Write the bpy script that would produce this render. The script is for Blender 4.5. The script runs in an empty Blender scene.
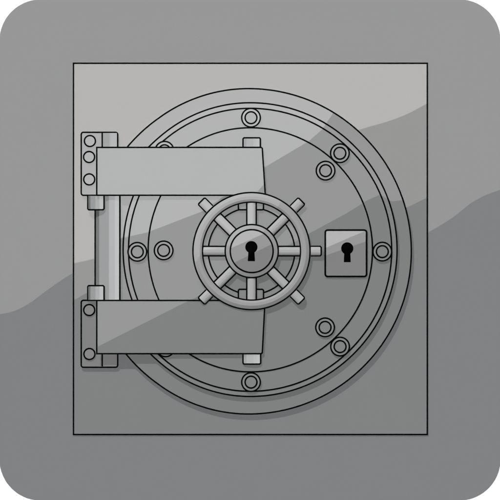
import bpy, bmesh, math
from mathutils import Vector

# ------------------------------------------------------------------ scene
# The safe front lies in the XZ plane; one drawing unit = 2 mm, heights h rise
# towards the viewer (-Y).
S = 0.002
scene = bpy.context.scene
COL = scene.collection


def P(x, y, h):
    return Vector(((x - 250.0) * S, -h * S, (250.0 - y) * S))


# ------------------------------------------------------------------ materials
def steel(name, rgb, rough=0.55, spec=0.08, grain=0.009, bump=0.0):
    m = bpy.data.materials.new(name)
    m.use_nodes = True
    nt = m.node_tree
    bs = nt.nodes['Principled BSDF']
    bs.inputs['Roughness'].default_value = rough
    bs.inputs['Specular IOR Level'].default_value = spec
    tc = nt.nodes.new('ShaderNodeTexCoord')
    n1 = nt.nodes.new('ShaderNodeTexNoise')
    n1.inputs['Scale'].default_value = 14.0
    n1.inputs['Detail'].default_value = 4.0
    nt.links.new(tc.outputs['Object'], n1.inputs['Vector'])
    mr = nt.nodes.new('ShaderNodeMapRange')
    mr.inputs['To Min'].default_value = 1.0 - grain
    mr.inputs['To Max'].default_value = 1.0 + grain
    nt.links.new(n1.outputs['Fac'], mr.inputs['Value'])
    mx = nt.nodes.new('ShaderNodeMix')
    mx.data_type = 'RGBA'
    mx.blend_type = 'MULTIPLY'
    mx.inputs['Factor'].default_value = 1.0
    mx.inputs['A'].default_value = (rgb[0], rgb[1], rgb[2], 1)
    nt.links.new(mr.outputs['Result'], mx.inputs['B'])
    nt.links.new(mx.outputs['Result'], bs.inputs['Base Color'])
    return m


def grey(v, t=(1, 1, 1)):
    return (v * t[0], v * t[1], v * t[2])


WARM = (1.006, 1.0, 0.994)
COOL = (0.988, 1.004, 1.012)
GREEN = (0.995, 1.003, 1.0)
M_WALL = steel('white_wall_paint', (0.9, 0.9, 0.9), 0.8, 0.0, 0.0)
M_PANEL = steel('grey_panel_paint', grey(0.40, (0.998, 1, 1.003)), grain=0.004)
M_PLATE = steel('warm_grey_steel', grey(0.40, WARM))
M_FRAME = steel('door_frame_steel', grey(0.392))
M_LIP = steel('door_lip_steel', grey(0.415, WARM))
M_DOOR = steel('door_steel', grey(0.395, GREEN))
M_WASHER = steel('rivet_collar_steel', grey(0.44, WARM))
M_RIVET = steel('rivet_steel', grey(0.40))
M_ARM = steel('hinge_arm_steel', grey(0.40, GREEN))
M_BRACKET = steel('hinge_bracket_steel', grey(0.375))
M_POST = steel('polished_post_steel', grey(0.50, COOL), 0.4, 0.15)
M_WHEEL = steel('handwheel_steel', grey(0.43))
M_SPOKE = steel('spoke_steel', grey(0.52))
M_HUB = steel('hub_steel', grey(0.40))
M_INK = steel('black_enamel_edge', (0.0042, 0.005, 0.005), 0.9, 0.0, 0.0)
M_HOLE = steel('keyhole_dark', (0.003, 0.003, 0.003), 1.0, 0.0, 0.0)

LW = 1.5      # width of the black enamel edge bead


# ------------------------------------------------------------------ geometry
def circle(cx, cy, r, n=160, a0=0.0):
    return [(cx + r * math.cos(a0 + 2 * math.pi * i / n),
             cy + r * math.sin(a0 + 2 * math.pi * i / n)) for i in range(n)]


def door_outline(cx, cy, r, n=360):
    """round outline whose hinge side is drawn in between the two hinge arms"""
    pts = []
    for i in range(n):
        a = 2 * math.pi * i / n
        dx, dy = r * math.cos(a), r * math.sin(a)
        if dx < 0:
            d = abs(dy)
            t = min(1.0, max(0.0, (d - 56.0) / (98.0 - 56.0)))
            t = t * t * (3 - 2 * t)
            far = 3.6 * min(1.0, -dx / 95.0)
            near = 19.8
            dx += near * (1 - t) + far * t
        pts.append((cx + dx, cy + dy))
    return pts


def rrect(x0, y0, x1, y1, r, n=5):
    pts = []
    for (cx, cy, a) in ((x1 - r, y1 - r, 0), (x0 + r, y1 - r, 90), (x0 + r, y0 + r, 180), (x1 - r, y0 + r, 270)):
        for k in range(n + 1):
            t = math.radians(a + 90.0 * k / n)
            pts.append((cx + r * math.cos(t), cy + r * math.sin(t)))
    return pts


def keyhole_outline(cx, cy, r, w0, w1, ybot):
    pts = []
    a = math.asin(w0 / r)
    n = 40
    for k in range(n + 1):
        t = math.pi / 2 + a + (2 * math.pi - 2 * a) * k / n
        pts.append((cx + r * math.cos(t), cy + r * math.sin(t)))
    pts.append((cx + w1, ybot))
    pts.append((cx - w1, ybot))
    return pts


def slab(bm, pts, h0, h1, mat=0, top_pts=None):
    """flat plate of outline pts from height h0 up to h1 (optional smaller top: chamfer)"""
    tp = top_pts or pts
    lo = [bm.verts.new(P(x, y, h0)) for x, y in pts]
    hi = [bm.verts.new(P(x, y, h1)) for x, y in tp]
    n = len(pts)
    f = bm.faces.new(hi)
    f.material_index = mat
    for i in range(n):
        j = (i + 1) % n
        q = bm.faces.new((lo[i], lo[j], hi[j], hi[i]))
        q.material_index = mat


def band(bm, pa, ha, pb, hb, mat=0):
    """strip of quads joining two outlines with the same point count"""
    va = [bm.verts.new(P(x, y, ha)) for x, y in pa]
    vb = [bm.verts.new(P(x, y, hb)) for x, y in pb]
    n = len(pa)
    for i in range(n):
        j = (i + 1) % n
        q = bm.faces.new((va[i], va[j], vb[j], vb[i]))
        q.material_index = mat


def holed(bm, outer, hole, h, mat=0):
    es = []
    for pts in (outer, hole):
        vs = [bm.verts.new(P(x, y, h)) for x, y in pts]
        for i in range(len(vs)):
            es.append(bm.edges.new((vs[i], vs[(i + 1) % len(vs)])))
    r = bmesh.ops.triangle_fill(bm, use_beauty=True, edges=es, normal=(0, -1, 0))
    for g in r['geom']:
        if isinstance(g, bmesh.types.BMFace):
            g.material_index = mat


def ink(bm, pts, h, w=LW, closed=True, mat=1, up=0.45, down=0.5):
    """black enamel bead following an outline; h is a number or one height per point"""
    n = len(pts)
    hs = h if isinstance(h, (list, tuple)) else [h] * n
    rows = []
    for i in range(n):
        p = Vector(pts[i])
        if closed or 0 < i < n - 1:
            a = Vector(pts[(i - 1) % n])
            b = Vector(pts[(i + 1) % n])
            d1 = (p - a).normalized()
            d2 = (b - p).normalized()
            n1 = Vector((-d1.y, d1.x))
            n2 = Vector((-d2.y, d2.x))
            m = n1 + n2
            m = m.normalized() if m.length > 1e-6 else n1
            k = 1.0 / max(0.45, m.dot(n1))
        else:
            d = (Vector(pts[1]) - p) if i == 0 else (p - Vector(pts[i - 1]))
            d.normalize()
            m = Vector((-d.y, d.x))
            k = 1.0
        o = m * (w * 0.5 * k)
        e = o * 0.55
        q = [(p + o, hs[i] - down), (p + o, hs[i] + up * 0.55), (p + e, hs[i] + up),
             (p - e, hs[i] + up), (p - o, hs[i] + up * 0.55), (p - o, hs[i] - down)]
        rows.append([bm.verts.new(P(v.x, v.y, z)) for v, z in q])
    last = n if closed else n - 1
    for i in range(last):
        a, b = rows[i], rows[(i + 1) % n]
        for k in range(5):
            f = bm.faces.new((a[k], a[k + 1], b[k + 1], b[k]))
            f.material_index = mat
    if not closed:
        for r in (rows[0], rows[-1]):
            f = bm.faces.new(r)
            f.material_index = mat


def bar(bm, p0, p1, prof, h0, mat=0):
    """prism from p0 to p1; prof = list of (across, height) from one side to the other"""
    a, b = Vector(p0), Vector(p1)
    d = (b - a).normalized()
    nrm = Vector((-d.y, d.x))
    ra, rb = [], []
    full = [(prof[0][0], -0.0)] + list(prof) + [(prof[-1][0], -0.0)]
    for s, z in full:
        for lst, base in ((ra, a), (rb, b)):
            q = base + nrm * s
            lst.append(bm.verts.new(P(q.x, q.y, h0 + z)))
    for i in range(len(full) - 1):
        f = bm.faces.new((ra[i], ra[i + 1], rb[i + 1], rb[i]))
        f.material_index = mat
    for r in (ra, rb):
        f = bm.faces.new(r)
        f.material_index = mat


def ink_bar(bm, p0, p1, prof, h0, w=1.5, c=1.0, mat=1):
    """bead along both sides of a bar and over its end at p1"""
    a, b = Vector(p0), Vector(p1)
    d = (b - a).normalized()
    nrm = Vector((-d.y, d.x))
    ln = (b - a).length
    s0, s1 = prof[0][0], prof[-1][0]
    loc = [(0, s0, prof[0][1]), (ln - c, s0, prof[0][1]), (ln, s0 + c, prof[0][1] + (prof[1][1] - prof[0][1]) * c / (prof[1][0] - s0))]
    loc += [(ln, s, z) for s, z in prof[1:-1]]
    loc += [(ln, s1 - c, prof[-1][1] + (prof[-2][1] - prof[-1][1]) * c / (s1 - prof[-2][0])), (ln - c, s1, prof[-1][1]), (0, s1, prof[-1][1])]
    pts = [tuple(a + d * u + nrm * v) for u, v, z in loc]
    ink(bm, pts, [h0 + z for u, v, z in loc], w=w, closed=False, mat=mat, up=0.5, down=0.9)


LIT = {}      # lamp group -> objects it lights


def obj(name, bm, mats, parent=None, lit=None, origin=None):
    bmesh.ops.remove_doubles(bm, verts=bm.verts, dist=1e-7)
    bmesh.ops.recalc_face_normals(bm, faces=bm.faces)
    me = bpy.data.meshes.new(name)
    bm.to_mesh(me)
    bm.free()
    for m in mats:
        me.materials.append(m)
    o = bpy.data.objects.new(name, me)
    COL.objects.link(o)
    if parent:
        o.parent = parent
    if lit:
        LIT.setdefault(lit, []).append(o)
    return o


def new():
    return bmesh.new()


# ------------------------------------------------------------------ setting
bm = new()
slab(bm, rrect(-400, -400, 900, 900, 4), -8, -2.4)
wall = obj('wall', bm, [M_WALL], lit='wall')
wall['kind'] = 'structure'

bm = new()
slab(bm, rrect(-0.7, -0.7, 500.7, 500.7, 41.4, 24), -2.35, -0.9)
panel = obj('backing_panel', bm, [M_PANEL], lit='panel')
panel['label'] = 'plain grey square panel with rounded corners behind the safe'
panel['category'] = 'panel'

# ------------------------------------------------------------------ the safe
safe = bpy.data.objects.new('safe', None)
safe.location = (0, 0, 0)
safe.empty_display_size = 0.05
COL.objects.link(safe)
safe['label'] = 'grey steel bank safe with round vault door, handwheel and two heavy hinge arms'
safe['category'] = 'safe'

# square front plate
bm = new()
pl = [(73.4, 63.2), (427.4, 63.2), (427.4, 434.6), (73.4, 434.6)]
slab(bm, pl, -0.85, 0.0)
ink(bm, pl, 0.0, w=1.5)
obj('front_plate', bm, [M_PLATE, M_INK], safe, 'plate')

H_FR, H_LIP, H_DR, H_DISC = 4.2, 7.8, 8.4, 8.7

# round frame
bm = new()
o0 = door_outline(248.6, 251.3, 162.7)
slab(bm, o0, 0.0, H_FR)
ink(bm, o0, H_FR)
obj('door_frame', bm, [M_FRAME, M_INK], safe, 'door')

# door: outer lip and face
bm = new()
o1 = door_outline(250.2, 249.6, 146.8)
o2 = door_outline(250.2, 249.8, 141.4)
band(bm, o1, H_FR, o1, H_LIP, 2)
band(bm, o1, H_LIP, o2, H_DR, 2)
slab(bm, o2, H_DR - 0.2, H_DR)
ink(bm, o1, H_LIP)
ink(bm, o2, H_DR)
door = obj('door', bm, [M_DOOR, M_INK, M_LIP], safe, 'door')

bm = new()
o3 = door_outline(250.4, 249.8, 122.0)
slab(bm, o3, H_DR - 0.1, H_DISC)
ink(bm, o3, H_DISC)
obj('door_disc', bm, [M_DOOR, M_INK], door, 'door')

# rivets
RIV = [(251, 117.8), (251, 382), (382.2, 251.6), (137.4, 251.8), (163.7, 250.4), (339.8, 153.3),
       (325.5, 170.7), (340, 346.5), (325, 327.3), (164.6, 150.8), (165.6, 347.3)]


def make_rivet():
    bm = new()
    c, r0, r1 = (250, 250), 9.3, 5.9
    slab(bm, circle(*c, r0, 56), 0, 1.9, 0)
    slab(bm, circle(*c, r1, 48), 1.7, 2.3, 2)
    ink(bm, circle(*c, r0, 56), 1.9, w=1.5)
    ink(bm, circle(*c, r1, 48), 2.3, w=1.5)
    return obj('rivet', bm, [M_WASHER, M_INK, M_RIVET], door, 'door')


first = None
for (x, y) in RIV:
    if first is None:
        first = rv = make_rivet()
    else:
        rv = first.copy()
        COL.objects.link(rv)
        rv.parent = door
        LIT['door'].append(rv)
    rv.location = P(x, y, H_DR - 0.1)

# lock plate with key hole
bm = new()
lp = rrect(325.2, 230.1, 366.5, 276.5, 2.4)
kh = keyhole_outline(347.2, 248.4, 6.1, 3.1, 3.5, 262.2)
H_LK = 10.0
slab_bm = bm
lo = [(x, y) for x, y in lp]
band(bm, lo, H_DISC - 0.1, lo, H_LK)
holed(bm, lo, kh, H_LK)
ink(bm, lo, H_LK, w=1.8)
lock = obj('lock_plate', bm, [M_HUB, M_INK], safe, 'lock')
bm = new()
band(bm, kh, H_LK - 0.02, kh, H_LK - 0.8)
bm.faces.new([bm.verts.new(P(x, y, H_LK - 0.8)) for x, y in kh])
obj('keyhole', bm, [M_HOLE], lock, 'lock')

# ------------------------------------------------------------------ hinges
# post between the brackets: a faceted column
bm = new()
post_prof = [(-12.2, 1.9), (-8.2, 5.0), (1.6, 8.5), (7.6, 8.7), (12.2, 7.8)]
bar(bm, (107.4, 300.0), (107.4, 195.6), post_prof, 0.0)
ink(bm, [(95.1, 300.0), (95.1, 195.6)], 2.3, closed=False)
ink(bm, [(119.9, 300.0), (119.9, 195.6)], 7.6, w=1.8, closed=False)
obj('hinge_post', bm, [M_POST, M_INK], safe, 'side')

# brackets
H_BR = 2.8


def bracket(y0, y1, bolts, knuckle, arm_y, mat):
    bm = new()
    out = rrect(81.2, y0, 117.7, y1, 2.2)
    slab(bm, out, 0, H_BR)
    ink(bm, out, H_BR)
    b = obj('hinge_bracket', bm, [mat, M_INK], safe, 'bracket')
    # rounded barrel at the right of the bracket
    ya, yb = knuckle
    bm = new()
    bar(bm, (109.9, yb), (109.9, ya), [(-7.7, 0.9), (-0.4, 2.9), (1.0, 3.05), (6.9, 3.0)] if y0 < 200 else [(-7.7, 0.6), (-0.4, 0.8), (6.9, 0.6)],
        H_BR - 0.4)
    ink(bm, [(102.2, yb), (102.2, ya)], H_BR + 0.6, closed=False)
    obj('hinge_barrel', bm, [M_WASHER if y0 > 200 else M_POST, M_INK], b, 'bracket' if y0 > 200 else 'side')
    for (x, y) in bolts:
        bm = new()
        c = circle(x, y, 5.5, 48)
        slab(bm, c, H_BR - 0.1, H_BR + 0.9)
        ink(bm, c, H_BR + 0.9)
        obj('bolt', bm, [M_RIVET if y0 < 200 else M_WASHER, M_INK], b, 'bracket')
    return b


bracket(132.3, 195.3, [(89.9, 141), (89.1, 157), (89.2, 179.4)], (133.0, 150.0), None, M_BRACKET)
bracket(300.3, 367.3, [(89.2, 310), (89.4, 354)], (351.0, 366.4), None, M_ARM)

# pins standing out of the brackets over the post
for (ya, yb) in ((195.8, 209.8), (285.6, 299.8)):
    bm = new()
    pin = [(-8.2, 2.6), (-5.5, 4.9), (-0.5, 6.9), (3.6, 7.5), (8.2, 6.8)]
    if ya > 250:
        q0, q1, pp = (96.0, yb), (96.0, ya), pin
    else:
        q0, q1, pp = (96.0, ya), (96.0, yb), [(-a, z) for a, z in pin[::-1]]
    bar(bm, q0, q1, pp, 1.9)
    ink_bar(bm, q0, q1, pp, 1.9)
    obj('hinge_pin', bm, [M_POST, M_INK], safe, 'side')

# arms
H_A0, H_A1 = 10.2, 11.6


def arm(outline, feet, rods):
    bm = new()
    slab(bm, outline, H_A0, H_A1)
    bm.faces.new([bm.verts.new(P(x, y, H_A0)) for x, y in outline])
    slab(bm, rrect(*feet, 1.0), H_BR, H_A0 + 0.1)       # foot on the bracket
    ink(bm, outline, H_A1)
    a = obj('hinge_arm', bm, [M_ARM, M_INK], safe, 'arm')
    for (x0, x1, ya, yb, endlow, nm) in rods:
        bm = new()
        c = (x0 + x1) / 2
        w = (x1 - x0) / 2
        k = w / 8.7
        rod = [(-w, 0.7), (-w + 3.5, 1.6), (w - 7.0, 1.9), (w - 4.0, 1.7), (w, 1.0)]
        if nm == 'pivot_block':
            rod = [(-w, 0.8), (-w + 2.0, 1.5), (w - 2.0, 1.5), (w, 0.8)]
        if endlow:
            q0, q1, rod = (c, ya), (c, yb), [(-a_, z) for a_, z in rod[::-1]]
        else:
            q0, q1 = (c, yb), (c, ya)
        bar(bm, q0, q1, rod, H_DISC + 0.4)
        ink_bar(bm, q0, q1, rod, H_DISC + 0.4)
        obj(nm, bm, [M_POST if nm == 'pivot_rod' else M_WHEEL, M_INK], a, 'side' if nm == 'pivot_rod' else 'door')
    return a


up = [(96.9, 147.5), (261.2, 147.5), (262.3, 148.4), (265.3, 195.3), (96.9, 195.3)]
lowr = [(96.9, 300.4), (265.0, 300.4), (262.3, 352.6), (261.2, 353.6), (96.9, 353.6)]
arm(up, (99, 149, 116, 193), [(243.0, 260.4, 137.9, 149.5, False, 'pivot_rod'), (238.4, 263.5, 194.0, 209.8, True, 'pivot_block')])
arm(lowr, (99, 302, 116, 352), [(243.0, 260.7, 351.5, 364.0, True, 'pivot_rod'), (238.4, 263.5, 289.3, 302.0, False, 'pivot_block')])

# ------------------------------------------------------------------ handwheel
WX, WY = 251.5, 251.1
# collar the wheel turns on
bm = new()
n = 120
ci, co = circle(WX, WY, 43.2, n), circle(WX, WY, 53.0, n)
band(bm, ci, H_DISC - 0.1, ci, H_DISC + 0.8)
band(bm, ci, H_DISC + 0.8, co, H_DISC + 0.8)
band(bm, co, H_DISC + 0.8, co, H_DISC - 0.1)
ink(bm, ci, H_DISC + 0.8)
obj('wheel_collar', bm, [M_WHEEL, M_INK], door, 'door')

H_W = 11.9
bm = new()
prof = [(49.0, 0.0), (49.0, 0.9), (51.7, 2.6), (54.6, 2.65), (58.4, 0.7), (58.4, 0.0), (49.0, 0.0)]
for (ra, za), (rb, zb) in zip(prof[:-1], prof[1:]):
    band(bm, circle(WX, WY, ra, 160), H_W + za, circle(WX, WY, rb, 160), H_W + zb)
ink(bm, circle(WX, WY, 58.5, 160), H_W + 0.8, w=1.5)
ink(bm, circle(WX, WY, 49.0, 160), H_W + 1.0, w=1.5)
wheel = obj('handwheel', bm, [M_WHEEL, M_INK], safe, 'wheel')

SP = [(-4.7, 0.2), (-2.9, 1.55), (-1.2, 2.15), (1.2, 2.15), (2.9, 1.55), (4.7, 0.2)]
for k in range(8):
    a = math.radians(45 * k)
    d = Vector((math.cos(a), math.sin(a)))
    nn = Vector((-d.y, d.x))
    c = Vector((WX, WY))
    bm = new()
    p0, p1 = c + d * 26.0, c + d * 49.3
    bar(bm, p0, p1, SP, H_W - 0.9)
    for s in (-4.75, 4.75):
        ink(bm, [tuple(p0 + nn * s), tuple(p1 + nn * s)], H_W - 0.3, closed=False, w=1.5)
    obj('spoke', bm, [M_SPOKE, M_INK], wheel, 'wheel')
    if k in (0, 1, 3, 5, 7):
        bm = new()
        ln = 69.6 if k == 0 else 70.8
        p0, p1 = c + d * 59.25, c + d * ln
        bar(bm, p0, p1, SP, H_W - 0.2)
        ink_bar(bm, p0, p1, SP, H_W - 0.2)
        obj('handle', bm, [M_SPOKE, M_INK], wheel, 'wheel')

# hub: bevelled ring and lock face
HX, HY = 251.7, 251.1
bm = new()
n = 96
a0, a1, a2 = circle(HX, HY, 26.5, n), circle(HX, HY, 22.6, n), circle(HX, HY, 21.4, n)
H_H = H_W + 2.6
band(bm, circle(HX, HY, 18, n), H_DISC, circle(HX, HY, 18, n), H_W)
band(bm, circle(HX, HY, 18, n), H_W, a0, H_W)
band(bm, a0, H_W, a0, H_W + 1.1)
band(bm, a0, H_W + 1.1, a1, H_H - 0.1)
band(bm, a1, H_H - 0.1, a2, H_H)
ink(bm, a0, H_W + 1.1, w=1.5)
obj('hub', bm, [M_HUB, M_INK], wheel, 'wheel')
bm = new()
kh = keyhole_outline(251.4, 247.1, 6.1, 3.1, 3.6, 261.2)
holed(bm, a2, kh, H_H - 0.03)
ink(bm, a2, H_H, w=1.5)
band(bm, kh, H_H - 0.03, kh, H_H - 0.85, 2)
f = bm.faces.new([bm.verts.new(P(x, y, H_H - 0.85)) for x, y in kh])
f.material_index = 2
obj('lock_face', bm, [M_HUB, M_INK, M_HOLE], wheel, 'hub')

# ------------------------------------------------------------------ light
LV_L, LV_M, LV_D = 0.89, 0.535, 0.325      # the three light levels
DIST = 20.0


def receivers(lamp, keys):
    c = bpy.data.collections.new('lit_by_' + lamp.name)
    for k in keys:
        for o in LIT.get(k, []):
            c.objects.link(o)
    lamp.light_linking.receiver_collection = c


def projector(name, keys, upper, lower, lv=(LV_L, LV_M, LV_D), tint=None):
    """added spot far in front of the safe with a gobo imitating gloss: three bands of light whose
    edges (curves in the drawing plane) fall across the steel"""
    ld = bpy.data.lights.new(name, 'SPOT')
    ld.spot_size = math.radians(8)
    ld.spot_blend = 0.0
    ld.shadow_soft_size = 0.0
    ld.energy = 4 * math.pi * math.pi * DIST * DIST
    o = bpy.data.objects.new(name, ld)
    COL.objects.link(o)
    o.location = (0, -DIST, 0)
    o.rotation_euler = (math.radians(90), 0, 0)
    ld.use_nodes = True
    nt = ld.node_tree
    em = nt.nodes['Emission']
    g = nt.nodes.new('ShaderNodeNewGeometry')
    sx = nt.nodes.new('ShaderNodeSeparateXYZ')
    nt.links.new(g.outputs['Incoming'], sx.inputs[0])

    def mth(op, a, b=None, c=None):
        n = nt.nodes.new('ShaderNodeMath')
        n.operation = op
        for i, v in enumerate((a, b, c)):
            if v is None:
                continue
            if isinstance(v, (int, float)):
                n.inputs[i].default_value = v
            else:
                nt.links.new(v, n.inputs[i])
        return n.outputs[0]
    u = mth('MULTIPLY_ADD', mth('DIVIDE', sx.outputs['X'], sx.outputs['Y']), DIST, 0.5)
    v = mth('MULTIPLY_ADD', mth('DIVIDE', sx.outputs['Z'], sx.outputs['Y']), -DIST, 0.5)

    def above(curve):                     # 1 above the curve, 0 below it
        if curve is None:
            return None
        fc = nt.nodes.new('ShaderNodeFloatCurve')
        cv = fc.mapping.curves[0]
        pts = [(max(0.0, min(1.0, x / 500)), max(0.0, min(1.0, y / 500))) for x, y in curve['p']]
        cv.points[0].location = pts[0]
        cv.points[1].location = pts[-1]
        for q in pts[1:-1]:
            cv.points.new(*q)
        for q in cv.points:
            q.handle_type = 'AUTO' if curve.get('soft') else 'VECTOR'
        fc.mapping.update()
        nt.links.new(u, fc.inputs['Value'])
        d = mth('SUBTRACT', fc.outputs[0], v)
        mr = nt.nodes.new('ShaderNodeMapRange')
        mr.inputs['From Min'].default_value = -0.0006
        mr.inputs['From Max'].default_value = 0.0006
        nt.links.new(d, mr.inputs['Value'])
        return mr.outputs[0]
    L, M, D = lv
    val = D
    b = above(lower)
    if b is not None:
        val = mth('MULTIPLY_ADD', b, M - D, D)
    a = above(upper)
    if a is not None:
        val = mth('ADD', val, mth('MULTIPLY', a, L - M))
    if isinstance(val, (int, float)):
        em.inputs['Strength'].default_value = val
    else:
        nt.links.new(val, em.inputs['Strength'])
    if tint:                              # one added tint per band of light
        col = tint[2]

        def blend(fac, c0, c1):
            n = nt.nodes.new('ShaderNodeMix')
            n.data_type = 'RGBA'
            nt.links.new(fac, n.inputs['Factor'])
            for nm, c in (('A', c0), ('B', c1)):
                if isinstance(c, tuple):
                    n.inputs[nm].default_value = (*c, 1)
                else:
                    nt.links.new(c, n.inputs[nm])
            return n.outputs['Result']
        if b is not None:
            col = blend(b, col, tint[1])
        if a is not None:
            col = blend(a, col, tint[0])
        nt.links.new(col, em.inputs['Color'])
    receivers(o, keys)
    return o


def C(*p, soft=False):
    return {'p': p, 'soft': soft}


TINT_P = ((1.012, 1.0, 0.978), (1.0, 1.0, 1.0), (0.98, 1.0, 1.035))
TINT_D = ((1.0, 1.0, 1.0), (1.0, 1.0, 1.0), (0.98, 1.008, 1.0))
TINT_A = ((0.985, 1.005, 1.0), (1.0, 1.0, 1.0), (0.98, 1.012, 0.995))
projector('wall_spot', ['wall'], None, None, (1, 1, 1.02))
projector('panel_spot', ['panel'], None,
          C((0, 314), (14, 311), (28, 304), (50, 288), (73.4, 272.8), (150, 238), (260, 268), (350, 272), (427, 233),
            (452, 218), (476, 200), (500, 190), soft=True), tint=TINT_P)
projector('plate_spot', ['plate'],
          C((0, 280), (75, 263), (94, 258.6), (200, 215), (300, 150), (360, 129.5), (400, 117), (427, 103.5), (500, 60), soft=True),
          C((0, 325), (74, 300), (87, 293), (200, 270), (330, 240), (411, 205.5), (427, 197.5), (500, 160), soft=True), tint=TINT_P)
projector('door_spot', ['door'],
          C((0, 262), (128, 236.7), (147, 232.5), (203, 211), (265, 167), (309, 141), (322, 129.5), (333, 113.5), (345, 90), (500, 0)),
          C((0, 400), (193, 299), (207, 291), (310, 233), (347, 213), (367, 200.5), (380, 194.5), (392, 201.5), (403, 200), (500, 190)), tint=TINT_D)
projector('arm_spot', ['arm'],
          C((0, 250), (97, 245), (250, 199), (258, 191), (265, 183), (500, 0)),
          C((0, 397), (97, 347), (170, 310), (190, 300), (500, 140)), tint=TINT_A)
projector('bracket_spot', ['bracket'], C((0, 250), (500, 250)), None, (LV_L, LV_D, LV_D))
projector('lock_spot', ['lock'], C((0, 389), (327, 247.4), (363, 231.8), (500, 172)),
          C((0, 370), (327, 255), (365.5, 241.5), (500, 194)))
projector('hub_spot', ['hub'], C((0, 350), (232.5, 247.5), (262, 234.5), (500, 130)),
          C((0, 378), (235.5, 262), (273, 243.5), (500, 132)))
projector('wheel_spot', ['wheel'], C((0, 330), (196, 262), (203, 250), (228, 246), (262, 234), (282, 200), (300, 150), (500, 20)),
          None, (LV_L * .5, LV_M * .5, LV_M * .5))


def sun(name, travel, strength, keys=None, angle=0.3):
    ld = bpy.data.lights.new(name, 'SUN')
    ld.energy = strength
    ld.angle = math.radians(angle)
    o = bpy.data.objects.new(name, ld)
    COL.objects.link(o)
    d = Vector(travel)
    o.rotation_euler = d.to_track_quat('-Z', 'Y').to_euler()
    o.location = -d.normalized() * 3
    if keys:
        receivers(o, keys)
    return o


# key light high on the left (casts the short shadows), added right hand light for only the turned
# hinge parts, and an added raking light for the handwheel alone
sun('key_light', (0.5, 1.0, -1.25), 0.90)
sun('hinge_light', (-1.0, 1.0, 0.0), 3.2, ['side'])
sun('wheel_light', (0.5, 1.0, -0.85), 1.25, ['wheel'])

w = bpy.data.worlds.new('World')
scene.world = w
w.use_nodes = True
w.node_tree.nodes['Background'].inputs['Color'].default_value = (1, 1, 1, 1)
w.node_tree.nodes['Background'].inputs['Strength'].default_value = 0.05

# ------------------------------------------------------------------ camera
cam = bpy.data.cameras.new('camera')
cam.lens = 600
cam.sensor_width = 36
cam.clip_start = 0.1
cam.clip_end = 100
co = bpy.data.objects.new('camera', cam)
COL.objects.link(co)
co.location = (0, -600 / 36.0 - 0.008, 0)
co.rotation_euler = (math.radians(90), 0, 0)
scene.camera = co

scene.view_settings.view_transform = 'Standard'
scene.view_settings.look = 'None'
scene.view_settings.exposure = 0.0
scene.render.film_transparent = False
scene.cycles.max_bounces = 4
scene.cycles.use_light_tree = False        # few lamps: sample them evenly
